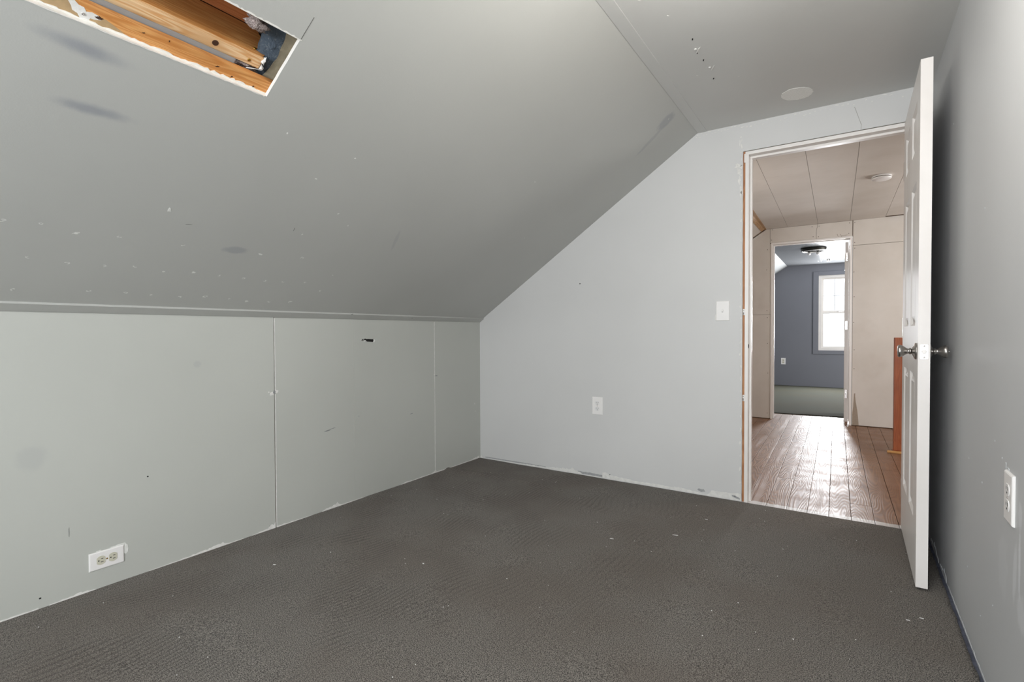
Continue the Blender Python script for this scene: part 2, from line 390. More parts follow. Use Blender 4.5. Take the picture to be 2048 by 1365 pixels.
# ---- knee wall (left): boards on a dark frame, open joints between the boards
KT = K
bm = newbm(); box(bm, -.09, -.014, YB-.05, .1, -.05, K-.005)
box(bm, -.30, -.09, YB-.05, .1, -.05, K+.02)
wl = struct('wall_left', bm, [M_VOID])
bm = newbm()
for yy in (-2.35, -1.732, -1.235, -.53, -.03): box(bm, -.0139, -.0128, yy-.019, yy+.019, 0, K-.01)
obj('stud', bm, M_CRACK, wl, label='brown stud faces seen through the board joints')
def ragh(y, z): return z + .0018*mnoise.noise(Vector((y*30, z*30, 5)))
seams = [(YB, -1.7345), (-1.7295, -1.2355), (-1.2345, -.5315), (-.5285, 0)]
for i, (a, b) in enumerate(seams):
    out = []
    for k in range(21): out.append((a + (b-a)*k/20, -.012))
    lean = .0035 if i == 0 else 0; lean2 = -.0 
    for k in range(1, 21): z = KT*k/20; out.append((b - lean*(1-z/KT)*.6 + (.0009*mnoise.noise(Vector((z*40, i, 0))) if i < 3 else 0), z))
    for k in range(1, 21): out.append((b + (a-b)*k/20, KT))
    for k in range(1, 20): z = KT*(1-k/20); out.append((a + (.0009*mnoise.noise(Vector((z*40, i+7, 0))) if i else 0), z))
    loops = [out]
    if i == 2:   # the torn slot
        loops.append([(-1.182, .955), (-1.172, .951), (-1.160, .953), (-1.148, .946), (-1.128, .945), (-1.100, .943), (-1.076, .941), (-1.071, .950), (-1.074, .960), (-1.090, .959), (-1.110, .961), (-1.132, .961), (-1.146, .965), (-1.158, .960), (-1.172, .963)][::-1])
    bm = newbm(); prism(bm, Vector((0, 0, 0)), Y1, Z1, loops, Vector((-.0127, 0, 0)), mat_side=1, mat_back=1)
    obj('wall_panel', bm, [M_LEFT, M_GYP], wl)
bm = newbm()   # a shred of board paper in the slot
flake(bm, (.0003, -1.150, .949), Y1, Z1, .008, .0028, .5, 5); flake(bm, (.0003, -1.176, .957), Y1, Z1, .006, .0022, .2, 6)
flake(bm, (-.004, -1.145, .951), Y1, Z1, .014, .0022, -.5, 8)
obj('torn_paper', bm, M_PALE, wl)
bm = newbm()
PY = Vector((0, 0, 0))
def leftstrip(y0, prof, seed, lo=0, th=.0011): ragstrip(bm, Vector((0, y0, 0)), Y1, Z1, prof, th, .010, seed, lo)
leftstrip(-2.62, [(0, .002), (.1, .009), (.14, .002)], 1); leftstrip(-2.30, [(0, .001), (.22, .007), (.3, .014), (.33, .004), (.4, .002)], 2)
leftstrip(-1.86, [(0, .001), (.08, .01), (.124, .03)], 3); leftstrip(-1.728, [(0, .008), (.10, .004), (.2, .001)], 4)
leftstrip(-1.46, [(0, .002), (.05, .012), (.10, .020), (.14, .004), (.3, .003)], 5); leftstrip(-.86, [(0, .002), (.05, .008), (.1, .004), (.30, .006)], 6)
leftstrip(-.56, [(0, .010), (.03, .022), (.05, .008), (.2, .003), (.45, .006), (.545, .02)], 7); leftstrip(-2.95, [(0, .005), (.3, .004)], 8)
ragstrip(bm, Vector((0, -1.728, 0)), Z1, -Y1, [(.0, .0), (.02, .0015), (.30, .0018), (.7, .0028), (.98, .0016), (1.075, .003)], .0008, .012, 11)
ragstrip(bm, Vector((0, -.5290, 0)), Z1, -Y1, [(.0, .005), (.04, .0035), (.30, .0025), (.6, .002), (.98, .0035), (1.075, .004)], .0008, .012, 12)
for (y, z, rx, rz, s) in [(-1.748, .690, .010, .010, 1), (-1.722, .700, .007, .009, 2), (-1.765, .70, .005, .004, 3), (-.072, .440, .003, .006, 5), (-.066, .38, .002, .004, 6), (-.535, .70, .005, .004, 7)]:
    flake(bm, (.0004, y, z), Y1, Z1, rx, rz, 0, s)
for (y0, prof, s) in [(-2.36, [(0, .001), (.06, .004), (.12, .002)], 21), (-2.05, [(0, .001), (.10, .003), (.25, .005), (.31, .003)], 22), (-1.72, [(0, .003), (.3, .004), (.45, .001)], 23), (-.80, [(0, .001), (.25, .003), (.5, .005), (.78, .006)], 24)]:
    ragstrip(bm, Vector((0, y0, KT-.006)), Y1, Z1, prof, .0011, .008, s)
obj('bare_filler', bm, M_FILL, wl, kind='stuff')
bm = newbm()
flake(bm, (.0003, -1.42, .448), Y1, Z1, .022, .0032, .12, 3, k=14, rag=.2); flake(bm, (.0003, -.76, .455), Y1, Z1, .014, .002, .1, 4); flake(bm, (.0003, -1.385, .455), Y1, Z1, .020, .0018, .12, 9, k=14)
flake(bm, (.0006, -.515, .691), Y1, Z1, .012, .0025, 0, 5); flake(bm, (.0006, -1.735, .697), Y1, Z1, .006, .010, .4, 6, rag=.5)
flake(bm, (.0003, -2.56, .25), Y1, Z1, .001, .02, 0, 7); flake(bm, (.0003, -1.20, .50), Y1, Z1, .006, .0015, 0, 8)
obj('scuff_mark', bm, simple('grey_scuff', srgb(138, 140, 140), .8), wl)
bm = newbm()
for (y, z) in [(-2.645, .037), (-1.766, .018), (-2.30, .40)]: flake(bm, (.0002, y, z), Y1, Z1, .0035, .003, 0, int(z*999), rag=.1)
obj('screw_head', bm, M_BLACK, wl)

# ---- sloped ceiling with the cut opening
hx = []   # opening outline in (y, s)
y0h, y1h, s0h, s1h = -3.25, -2.324, 1.146, 1.355
rd = random.Random(4)
for k in range(61): hx.append((y0h + (y1h-y0h)*k/60, s0h + rd.uniform(-.0005, .0005)))
for k in range(1, 14): hx.append((y1h + rd.uniform(-.0004, .0004), s0h + (s1h-s0h)*k/13))
for k in range(1, 60): hx.append((y1h + (y0h-y1h)*k/60, s1h + rd.uniform(-.0012, .0008)))
hx.append((y0h, s1h))
bm = newbm()
prism(bm, Vector((0, 0, K)), Y1, SV, [[(YB, -.004), (0.0, -.004), (0.0, L), (YB, L)], hx[::-1]], NO*.0127, mat_side=1, mat_back=1)
cs = struct('ceiling', bm, [M_SLOPE, M_GYP]); cs['label'] = 'sloped grey plasterboard ceiling with a cut opening'
bm = newbm()   # roof space skin closing the void above the opening
for (a, b, c, d, e, f) in [(YB-.1, .1, -.1, L+.1, .26, .28), (YB-.1, .1, -.1, -.02, .013, .28), (YB-.1, .1, L+.02, L+.1, .013, .28)]:
    Mx = Matrix.Translation((0, 0, K)) @ Matrix((SV, Y1, NO)).transposed().to_4x4()
    box(bm, c, d, a, b, e, f, M=Mx)
for yy in (YB-.1, .02): box(bm, -.1, L+.1, yy, yy+.08, .013, .28, M=Mx)
obj('roof_deck', bm, simple('dark_roof_boards', srgb(92, 70, 52), .9, mott=(20, .6)), cs)
def sbox(bm, s0, s1, y0, y1, d0, d1, bevel=0, mat=0): box(bm, s0, s1, y0, y1, d0, d1, bevel, mat, M=Mx)
# timbers behind the opening (all run along the room)
bm = newbm(); sbox(bm, 1.06, 1.187, -3.35, -2.28, .0135, .033, .001); obj('rafter', bm, M_PINE, cs, label='orange pine timber along the lower edge of the opening')
bm = newbm(); sbox(bm, 1.193, 1.2315, -3.35, -2.356, .050, .19, .001); obj('rafter', bm, M_PINE_L, cs)
bm = newbm(); sbox(bm, 1.2317, 1.300, -3.35, -2.350, .1, .19, .001)
bm.free()
bm = newbm(); prism(bm, SP(1.2317, 0, 0), Y1, NO, [[(-3.35, .0505), (-2.362, .0505), (-2.350, .064), (-2.335, .085), (-2.33, .110), (-2.33, .20), (-3.35, .20)]], SV*.0012)
obj('rafter', bm, M_PINE, cs, label='orange broad side of the upper timber')
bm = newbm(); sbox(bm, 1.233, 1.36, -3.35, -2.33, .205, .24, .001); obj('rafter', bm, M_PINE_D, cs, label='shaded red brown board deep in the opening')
bm = newbm(); sbox(bm, 1.05, 1.2, -3.35, -2.43, .036, .038); obj('metal_flashing', bm, simple('dull_zinc', srgb(166, 172, 176), .45, .4), cs)
# foil-faced insulation and kraft paper at the end of the opening
bm = newbm(); n = 16; gr = []
for j in range(n+1):
    row = []
    for i in range(9):
        s = 1.15 + .24*j/n; t = i/8
        y = -2.372 - .10*max(0, s-1.2) + (.060+.10*max(0, s-1.2))*t; d = .060 + .012*(1-t)**1.5 + .004*mnoise.noise(Vector((s*60, t*6, 0)))
        row.append(bm.verts.new(SP(s, y + .006*mnoise.noise(Vector((s*40, 2, 0))), d)))
    gr.append(row)
for j in range(n):
    for i in range(8): bm.faces.new((gr[j][i], gr[j][i+1], gr[j+1][i+1], gr[j+1][i])).smooth = True
bmesh.ops.solidify(bm, geom=bm.faces[:], thickness=.001)
obj('foil_facing', bm, M_FOIL, cs, label='crinkled dark blue foil')
bm = newbm(); gr = []
for j in range(n+1):
    row = []
    for i in range(5):
        s = 1.165 + .215*j/n; t = i/4
        y = -2.335 + .008*mnoise.noise(Vector((s*26, 4, 0)))*(1-t) + .062*t + .010*math.sin((s-1.16)*16)*(1-t)
        row.append(bm.verts.new(SP(s, y, .034 + .020*(1-t) + .003*mnoise.noise(Vector((s*70, t*5, 1))))))
    gr.append(row)
for j in range(n):
    for i in range(4): bm.faces.new((gr[j][i], gr[j][i+1], gr[j+1][i+1], gr[j+1][i])).smooth = True
bmesh.ops.solidify(bm, geom=bm.faces[:], thickness=.0012)
obj('kraft_paper', bm, M_PAPER, cs)
def blob(bm, s, y, d, rs_, ry_, rd_, seed, sub=3, amp=.35):
    v = bmesh.ops.create_icosphere(bm, subdivisions=sub, radius=1)['verts']
    for q in v:
        k = 1 + amp*mnoise.fractal(q.co*2.6 + Vector((seed, 0, 0)), .6, 2.2, 4)
        c = Vector((q.co.x*rs_*k, q.co.y*ry_*k, q.co.z*rd_*k)); q.co = Mx @ (c + Vector((s, y, d)))
bm = newbm(); blob(bm, 1.318, -2.418, .050, .016, .026, .018, 3, amp=.7); obj('insulation_wool', bm, M_FLUFF, cs, smooth=True)
bm = newbm(); blob(bm, 1.183, -2.402, .066, .012, .048, .012, 9, amp=.7); obj('insulation_wool', bm, M_FLUFF, cs, smooth=True)
bm = newbm(); lathe(bm, [(.0012, 0), (.0016, .02), (.0010, .045)], SP(1.183, -2.39, .046), (SP(1.192, -2.352, .050)-SP(1.183, -2.39, .046)), 8)
blob(bm, 1.222, -2.352, .052, .010, .006, .008, 12, 2, .9); blob(bm, 1.20, -2.350, .052, .009, .005, .007, 15, 2, .9)
obj('plaster_shred', bm, M_FILL, cs)
def screw(s, y, d, axis, r=.0042, m=M_BRASS):
    bm = newbm(); A = axis; O = SP(s, y, d)
    lathe(bm, [(r*1.0, -.001), (r*1.15, .0008), (r*.9, .0022), (r*.35, .0026), (r*.3, .0012)], O, A, 14)
    return obj('screw', bm, m, cs)
screw(1.2330, -2.376, .078, SV); screw(1.207, -2.390, .050, -NO); 
s_ = screw(1.160, -2.772, .0135, -NO, .0036, M_STEEL)
bm = newbm()   # plaster dab round the steel screw, lifted off the timber
P = [(-.034, .021), (-.024, .026), (-.012, .017), (-.002, .016), (.004, .008), (.014, .012), (.026, .010), (.034, .002), (.022, -.003), (.014, -.004), (.012, -.016), (.002, -.018), (-.004, -.012), (-.010, -.004), (-.020, -.001), (-.024, .008)]
prism(bm, SP(1.160, -2.772, .0129), Y1, SV, [[(a, b) for a, b in P]], NO*.001); obj('plaster_dab', bm, M_FILL, cs)
bm = newbm()   # torn face paper left on the timber
P = [(-2.86, 1.140), (-2.84, 1.176), (-2.815, 1.183), (-2.79, 1.175), (-2.76, 1.166), (-2.73, 1.168), (-2.70, 1.157), (-2.68, 1.148), (-2.68, 1.140)]
prism(bm, Vector((0, 0, K))+NO*.0132, Y1, SV, [P], NO*.0005); obj('torn_paper', bm, simple('tan_board_paper', srgb(186, 158, 118), .9, mott=(50, .85)), cs)
bm = newbm()   # crumbled white edge of the cut board
ragstrip(bm, SP(s0h, -3.0, .0125), Y1, SV, [(0, .005), (.15, .003), (.3, .0035), (.62, .005), (.676, .002)], .0012, .009, 41, rag=.7)
ragstrip(bm, SP(s0h-.001, -3.0, 0), Y1, -SV, [(0, .0012), (.4, .001), (.67, .0016)], -.0004, .010, 42, rag=.9)
ragstrip(bm, SP(s1h, -2.75, 0), Y1, SV, [(0, .002), (.2, .003), (.43, .002)], .0008, .008, 43, rag=.9)
obj('crumbled_edge', bm, M_GYP, cs)
bm = newbm()
for i, (s, y, r) in enumerate([(1.166, -2.742, .0055), (1.175, -2.655, .0025), (1.168, -2.475, .003), (1.155, -2.43, .0028), (1.152, -2.365, .003), (1.147, -2.36, .002), (1.182, -2.60, .002)]):
    flake(bm, SP(s, y, .0135), Y1, SV, r*1.4, r*.6, .3*i, 60+i, th=.0006, rag=.5)
lathe(bm, [(.0080, .0), (.0084, .0006)], SP(1.212, -2.487, .050), -NO, 16)
obj('nail_hole', bm, simple('dark_knot', srgb(70, 42, 24), .9), cs)
# batten along the foot of the slope
bm = newbm(); sbox(bm, 0, .046, YB, -.002, -.009, .0005, .0012); obj('batten', bm, M_SLOPE, cs)
bm = newbm()
for i, (s, y) in enumerate([(.445, -2.799), (.453, -2.713), (.428, -2.622), (.438, -2.509), (.287, -2.714), (.276, -2.614), (.277, -2.512), (.29, -2.42), (.276, -2.321), (.286, -2.217), (.281, -2.118), (.276, -2.01), (.271, -1.911), (.275, -1.823), (.286, -1.713),
        (.112, -2.718), (.128, -2.519), (.128, -2.404), (.123, -2.315), (.119, -2.213), (.132, -2.114), (.124, -2.006), (.111, -1.92), (.12, -1.814), (.125, -1.708), (.439, -2.31), (.442, -2.013), (.455, -1.822), (.23, -1.596)]):
    r = random.Random(i); q = r.uniform(.6, 1.15)
    ringflake(bm, SP(s, y, -.0001), Y1, SV, .0088*q, .0062*q, r.uniform(-.5, .5), i)
    if r.random() < .35: flake(bm, SP(s, y, -.0001), Y1, SV, .005*q, .003*q, 0, i+90, k=7)
flake(bm, SP(.604, -2.410, 0), Y1, SV, .0065, .0095, .2, 31)
for i, (s, y) in enumerate([(.899, -2.007), (1.042, -1.92), (.754, -1.816), (.60, -1.9), (1.047, -2.203), (.70, -1.73), (1.94, -.40), (.36, -1.60), (1.27, -.9), (.9, -.52)]):
    flake(bm, SP(s, y, 0), Y1, SV, .0045, .0022, .4*i, 300+i, k=7)
obj('lifted_paint', bm, M_PALE, cs, kind='stuff')
bm = newbm(); ragstrip(bm, SP(1.357, -2.323, -.0001), SV, -Y1, [(0, .0009), (.075, .0006)], .0003, .008, 5)
flake(bm, SP(.047, -1.28, -.0095), Y1, SV, .008, .0016, .8, 61, k=6); flake(bm, SP(.03, -.78, -.0095), Y1, SV, .003, .002, 0, 62, k=6)
flake(bm, SP(.55, -2.33, 0), Y1, SV, .012, .0008, .2, 63, k=8); flake(bm, SP(.62, -1.95, 0), Y1, SV, .0008, .010, .2, 64, k=8)
obj('hairline_crack', bm, simple('crack_shadow', srgb(110, 110, 106), .9), cs)

# ---- flat ceiling
bm = newbm(); box(bm, B-.004, W+.1, YB-.05, 0, H, H+.03)
cf = struct('ceiling', bm, [M_CEIL]); cf['label'] = 'flat grey ceiling above the doorway'
bm = newbm(); box(bm, B+.001, B+.055, YB, -.001, H-.0022, H+.001, .0008); obj('batten', bm, M_CEIL, cf)
bm = newbm(); flake(bm, (2.215, -.245, H), Y1, X1, .078, .068, .5, 8, th=.0012, rag=.03, k=40)
np_ = NT('stippled_patch', .95); np_.color(np_.mix(np_.rng(np_.noise(160, detail=3), .35, .65), srgb(242, 242, 238), srgb(252, 252, 248))); np_.bump(np_.noise(190, detail=3), .5, .002)
obj('ceiling_patch', bm, np_.m, cf, label='oval stippled patch')
bm = newbm()
for i, (x, y) in enumerate([(1.897, -.943), (1.915, -.752)]): flake(bm, (x, y, H), Y1, X1, .020, .0028, -.55, 70+i, th=.003, k=9); flake(bm, (x-.008, y-.014, H), Y1, X1, .005, .005, 0, 73+i, th=.004, k=8)
for i, (x, y) in enumerate([(1.86, -1.25), (1.80, -1.40), (1.84, -.72), (2.0, -.6)]): flake(bm, (x, y, H), Y1, X1, .006, .002, .6, 80+i, k=7)
obj('wall_anchor', bm, M_FILL, cf)
bm = newbm()
for i, (x, y) in enumerate([(1.898, -1.04), (1.897, -.846), (1.897, -.648), (1.888, -.92)]): flake(bm, (x, y, H), Y1, X1, .007 if i < 3 else .004, .0026, -.3, 76+i, th=.002, k=8)
obj('anchor_hole', bm, M_BLACK, cf)

# ---- end wall with the doorway
XO, ZO = 1.9245, 2.045     # opening edge
XR = 2.712
def jag(a, s, amp=.0016): return amp*mnoise.noise(Vector((a*55, s, 0)))*2
out = [(0, -.012), (0, K), (B, H)] + [(W, H), (W, -.012), (XR, -.012), (XR, ZO)]
for k in range(1, 25): out.append((XR + (XO-XR)*k/24, ZO + jag(k, 1, .0006)))
for k in range(1, 60): z = ZO*(1-k/60); out.append((XO - abs(jag(z*3, 2)), z))
out.append((XO, -.012))
bm = newbm(); prism(bm, Vector((0, 0, 0)), X1, Z1, [out[::-1]], Vector((0, .0127, 0)), mat_side=1, mat_back=1)
we = struct('wall_end', bm, [M_END, M_GYP])
bm = newbm(); box(bm, 1.880, 1.9345, .013, .098, -.01, 2.075); obj('stud', bm, M_STUD, we, label='bare orange stud beside the door jamb')
bm = newbm(); box(bm, 1.9345, 2.77, .013, .098, 2.047, 2.12); obj('stud', bm, M_STUD, we)
bm = newbm(); box(bm, 2.706, 2.77, .013, .098, -.01, 2.047); obj('stud', bm, M_STUD, we)
bm = newbm()
E0 = Vector((0, 0, 0))
def es(x, prof, s, lo=0, rag=.3): ragstrip(bm, Vector((x, 0, 0)), X1, Z1, prof, .0013, .010, s, lo, rag)
es(.0, [(0, .018), (.02, .006), (.03, .001)], 1, rag=.6); es(.10, [(0, .004), (.15, .003), (.30, .004)], 2); es(.40, [(0, .006), (.06, .010), (.2, .008), (.35, .022), (.43, .030), (.48, .010), (.50, .002)], 3, rag=.25)
es(.905, [(0, .003), (.10, .005), (.138, .001)], 4); es(1.045, [(0, .035), (.02, .037), (.08, .026), (.14, .022), (.25, .014), (.38, .018), (.45, .014), (.51, .022), (.55, .018), (.66, .006)], 5, rag=.12)
es(1.706, [(0, .006), (.035, .010), (.05, .034), (.13, .036), (.215, .042)], 6, rag=.08)
for i in range(46):   # chips along the ceiling joint
    r = random.Random(900+i); x = 1.66 + .98*(i/46)**1.25
    flake(bm, (x, 0, H-.005-r.random()*.022), X1, Z1, r.uniform(.002, .010), r.uniform(.001, .003), r.uniform(-.2, .3), i+500, k=7)
for i in range(34):   # torn paper down the side of the doorway
    r = random.Random(1200+i); z = 2.13 - 2.1*(i/34)**1.3
    flake(bm, (1.918-r.random()*.006, 0, z), X1, Z1, r.uniform(.0015, .006), r.uniform(.004, .016), r.uniform(-.3, .3), i+800, k=8)
for (x, z, a, b, q) in [(1.899, 1.965, .018, .012, 0), (1.905, 1.93, .009, .02, .3), (1.907, 2.10, .003, .022, 0), (1.905, 1.88, .006, .02, 0), (1.912, 1.82, .006, .03, 0)]: flake(bm, (x, 0, z), X1, Z1, a, b, q, int(z*1000), rag=.55)
flake(bm, (1.776, 0, 1.083), X1, Z1, .004, .018, 0, 77); flake(bm, (.49, 0, .767), X1, Z1, .003, .004, 0, 78); flake(bm, (2.66, 0, 2.172), X1, Z1, .004, .004, 0, 79)
obj('bare_filler', bm, M_FILL, we, kind='stuff')
bm = newbm(); ragstrip(bm, Vector((0, 0, 0)), X1, Z1, [(.05, .005), (.35, .007), (.6, .006)], .0006, .012, 33, .008, .08); ragstrip(bm, Vector((0, 0, 0)), X1, Z1, [(.86, .014), (.95, .016), (1.05, .012)], .0006, .012, 34, .006, .1)
flake(bm, (1.70, 0, .026), X1, Z1, .022, .009, 0, 91); flake(bm, (1.895, 0, .018), X1, Z1, .022, .006, -.3, 92, th=.0022)
obj('grey_scrape', bm, simple('grey_scrape', srgb(168, 169, 170), .8, mott=(80, .85)), we)
bm = newbm(); lathe(bm, [(.0042, -.001), (.0042, .0006)], Vector((.878, 0, 1.336)), -Y1, 12); lathe(bm, [(.003, -.001), (.003, .0016)], Vector((1.10, 0, .030)), -Y1, 10); lathe(bm, [(.003, -.001), (.003, .0026)], Vector((1.888, 0, .024)), -Y1, 10)
obj('nail_hole', bm, M_BLACK, we)
bm = newbm(); ragstrip(bm, Vector((2.46, 0, 2.17)), Vector((.30, 0, -1)).normalized(), Vector((1, 0, .30)).normalized(), [(0, .0012), (.10, .0010)], .0003, .01, 3); 
ragstrip(bm, Vector((2.49, 0, 2.075)), Vector((-.05, 0, -1)).normalized(), X1, [(0, .0012), (.03, .0010)], .0003, .01, 4)
obj('hairline_crack', bm, simple('fine_crack', srgb(158, 156, 152), .9), we)
# landing side of the same wall
bm = newbm(); prism(bm, Vector((0, .1135, 0)), X1, Z1, [[(0, -.02), (0, K), (B, H), (4.45, H), (4.45, -.02), (XR, -.02), (XR, ZO), (XO, ZO), (XO, -.02)]], Vector((0, -.0127, 0)), mat_side=1, mat_back=1)
obj('landing_board', bm, [M_DRY, M_GYP], we)

# ---- door frame
tr = sempty('trim_1', (1.937, 0, 0))
JY0, JY1 = -.003, .117
bm = newbm(); box(bm, 1.937, 1.9555, JY0, JY1, -.008, 2.021, .0012); jl = obj('jamb', bm, M_TRIM, tr)
bm = newbm(); lathe(bm, [(.013, 0), (.013, .0006)], Vector((1.9555, .016, .913)), X1, 24); obj('latch_hole', bm, M_BLACK, jl)
bm = newbm(); box(bm, 2.686, 2.704, JY0, JY1, -.008, 2.021, .0012); obj('jamb', bm, M_TRIM, tr)
bm = newbm(); box(bm, 1.937, 2.704, JY0, JY1, 2.0212, 2.040, .0012); obj('head_jamb', bm, M_TRIM, tr)
bm = newbm(); box(bm, 1.9557, 1.967, .040, .078, -.008, 2.0085, .0015); obj('door_stop', bm, M_TRIM, tr)
bm = newbm(); box(bm, 2.676, 2.6858, .040, .078, -.008, 2.0085, .0015); obj('door_stop', bm, M_TRIM, tr)
bm = newbm(); box(bm, 1.9557, 2.6858, .040, .078, 2.009, 2.0208, .0015); obj('door_stop', bm, M_TRIM, tr)
for z, h, m in ((1.112, .036, M_TRIM), (.609, .036, M_TRIM), (2.005, .05, M_TRIM)):
    bm = newbm(); box(bm, 1.926 if z < 2 else 1.930, 1.9368, .002, .012, z-h/2, z+h/2, .001); q = obj('shim', bm, m, tr)
    if z < 1.2:
        bm = newbm(); box(bm, 1.9275, 1.9325, .0012, .0025, z-h*.42, z-h*.05); lathe(bm, [(.0022, 0), (.0022, .001)], Vector((1.931, .002, z+.009)), -Y1, 10)
        obj('shim_slot', bm, simple('shim_slot_grey', srgb(120, 112, 106), .6), q)

# ---- right wall and back wall
bm = newbm(); box(bm, W, W+.10, YB-.1, .1005, -.05, H+.03)
wr = struct('wall_right', bm, [M_RIGHT])
bm = newbm()
def rsx(y, prof, s): ragstrip(bm, Vector((W, y, -.010)), -Y1, Z1, prof, .0012, .012, s, 0, .4)
rsx(-.12, [(0, .020), (.08, .026), (.16, .040), (.20, .016), (.25, .014)], 1); rsx(-.42, [(0, .012), (.06, .018), (.12, .030), (.14, .040), (.16, .010)], 2); rsx(-.62, [(0, .009), (.3, .007), (.9, .006)], 3)
for i, (y, z) in enumerate([(-.62, 1.80), (-.85, 1.23), (-1.19, 1.36), (-.63, .57), (-1.0, .58), (-1.2, .55), (-1.48, .53), (-.9, .35), (-1.2, .15), (-1.35, .25), (-1.0, .22), (-1.35, .70), (-1.43, .67)]): flake(bm, (W, y, z), -Y1, Z1, .0022, .0028, 0, i, k=6)
flake(bm, (W, -1.49, .656), -Y1, Z1, .012, .004, -.3, 44, rag=.6); flake(bm, (W, -1.47, .662), -Y1, Z1, .003, .008, 0, 45, rag=.5)
for i in range(12):
    flake(bm, (W, -.75-.07*i, H-.006-.004*(i % 3)), -Y1, Z1, .025, .0018, .05*(i % 4), 60+i, rag=.4)
obj('bare_filler', bm, simple('light_grey_filler', srgb(206, 208, 210), .8, mott=(60, .85)), wr, kind='stuff')
bm = newbm(); prism(bm, Vector((-.1, YB, -.05)), X1, Z1, [[(0, 0), (W+.1, 0), (W+.1, H+.08), (0, H+.08)], [(1.50, .70), (1.50, 1.80), (2.60, 1.80), (2.60, .70)]], Vector((0, -.12, 0)), mat_side=1)
wb = struct('wall_back', bm, [M_END, M_TRIM])
def window(name, x0, x1, z0, z1, y, ins, cols, rail, split):
    """double-hung window in a wall at y; `ins` = direction into the room (+1/-1 along y)"""
    wn = sempty(name, (x0, y, z0)); t = .045
    bm = newbm()
    for a in ((x0, x0+t, z0, z1), (x1-t, x1, z0, z1), (x0+t, x1-t, z0, z0+t), (x0+t, x1-t, z1-t, z1)): box(bm, a[0], a[1], y-.05, y+.05, a[2], a[3], .002)
    obj('window_frame', bm, M_TRIM, wn)
    for k, (a, b) in enumerate(((z0+t, rail), (rail, z1-t))):
        yy = y + (ins*.018 if k == 0 else -ins*.010); q = .028
        bm = newbm()
        for c in ((x0+t, x0+t+q, a, b), (x1-t-q, x1-t, a, b), (x0+t+q, x1-t-q, a, a+q), (x0+t+q, x1-t-q, b-q, b)): box(bm, c[0], c[1], yy-.013, yy+.013, c[2], c[3], .001)
        s = obj('sash', bm, M_TRIM, wn)
        bm = newbm(); box(bm, x0+t+q-.002, x1-t-q+.002, yy-.002, yy+.002, a+q-.002, b-q+.002); obj('pane', bm, M_GLASS, s)
        if k == 1:
            bm = newbm()
            for i in range(1, cols): xx = x0+t+q + (x1-x0-2*t-2*q)*i/cols; box(bm, xx-.0045, xx+.0045, yy-.006, yy+.006, a+q, b-q)
            box(bm, x0+t+q, x1-t-q, yy-.0058, yy+.0058, split-.0045, split+.0045); obj('muntin', bm, simple('muntin_grey', srgb(170, 172, 176), .5), s)
    bm = newbm(); box(bm, (x0+x1)/2-.03, (x0+x1)/2+.03, y+ins*.018-.01, y+ins*.018+.012, rail, rail+.012, .003); obj('sash_lock', bm, M_STEEL, wn)
    return wn
window('added_window_2', 1.40, 2.50, .65, 1.75, YB-.06, 1, 3, 1.22, 1.45)  # invented window behind the camera, added to go with the back fill
# invented pendant over the added fill light, above the frame
t = thing('ceiling_lamp', 'invented pendant for the added fill light in the middle of the grey room', 'lamp', (2.20, -1.93, H))
bm = newbm(); lathe(bm, [(.06, 0), (.06, -.012), (.012, -.016), (.006, -.19), (.018, -.192), (.018, -.215)], Vector((2.20, -1.93, H)), Z1, 32); obj('added_lamp_base', bm, M_BRONZE, t)

# ================================================================== DOOR LEAF (open against the right wall)
d1 = sempty('door_1', (2.671, -.006, 0))
LW, LT_, LZ0, LZ1 = .730, .037, .010, 2.030
ang = -.0055
DM = Matrix.Translation((2.668, -.006, 0)) @ Matrix.Rotation(ang, 4, 'Z')   # leaf coords: u along -y from hinge, v thickness along +x, w up
def LP(u, v, w_): return DM @ Vector((v, -u, w_))
cols = [(.110, .3125), (.4125, .615)]; rows = [(.250, .828), (1.020, 1.600), (1.735, 1.918)]
us = sorted({0, LW, *[c for a in cols for c in a]}); ws = sorted({LZ0, LZ1, *[c for a in rows for c in a]})
bm = newbm()
def isp(u0, u1, w0, w1): return any(abs(u0-a) < 1e-6 and abs(u1-b) < 1e-6 for a, b in cols) and any(abs(w0-a) < 1e-6 and abs(w1-b) < 1e-6 for a, b in rows)
def quad(pts): 
    f = bm.faces.new([bm.verts.new(p) for p in pts]); return f
RIN = [(0, 0), (.010, .009), (.020, .009)]
for side, v0, sg in ((0, 0, 1), (1, LT_, -1)):
    for i in range(len(us)-1):
        for j in range(len(ws)-1):
            u0, u1, w0, w1 = us[i], us[i+1], ws[j], ws[j+1]
            if not isp(u0, u1, w0, w1): quad([LP(u0, v0, w0), LP(u1, v0, w0), LP(u1, v0, w1), LP(u0, v0, w1)])
            else:
                rr = [[(u0+a, w0+a), (u1-a, w0+a), (u1-a, w1-a), (u0+a, w1-a)] for a, _ in RIN]
                for k in range(2):
                    for m in range(4):
                        a, b = rr[k][m], rr[k][(m+1) % 4]; c, d = rr[k+1][(m+1) % 4], rr[k+1][m]
                        quad([LP(a[0], v0+sg*RIN[k][1], a[1]), LP(b[0], v0+sg*RIN[k][1], b[1]), LP(c[0], v0+sg*RIN[k+1][1], c[1]), LP(d[0], v0+sg*RIN[k+1][1], d[1])])
                quad([LP(p[0], v0+sg*.009, p[1]) for p in rr[2]])
for (a, b) in (((0, LZ0), (LW, LZ0)), ((LW, LZ0), (LW, LZ1)), ((LW, LZ1), (0, LZ1)), ((0, LZ1), (0, LZ0))):
    quad([LP(a[0], 0, a[1]), LP(b[0], 0, b[1]), LP(b[0], LT_, b[1]), LP(a[0], LT_, a[1])])
bmesh.ops.remove_doubles(bm, verts=bm.verts, dist=1e-5); bmesh.ops.recalc_face_normals(bm, faces=bm.faces)
obj('door_leaf', bm, M_DOOR, d1)
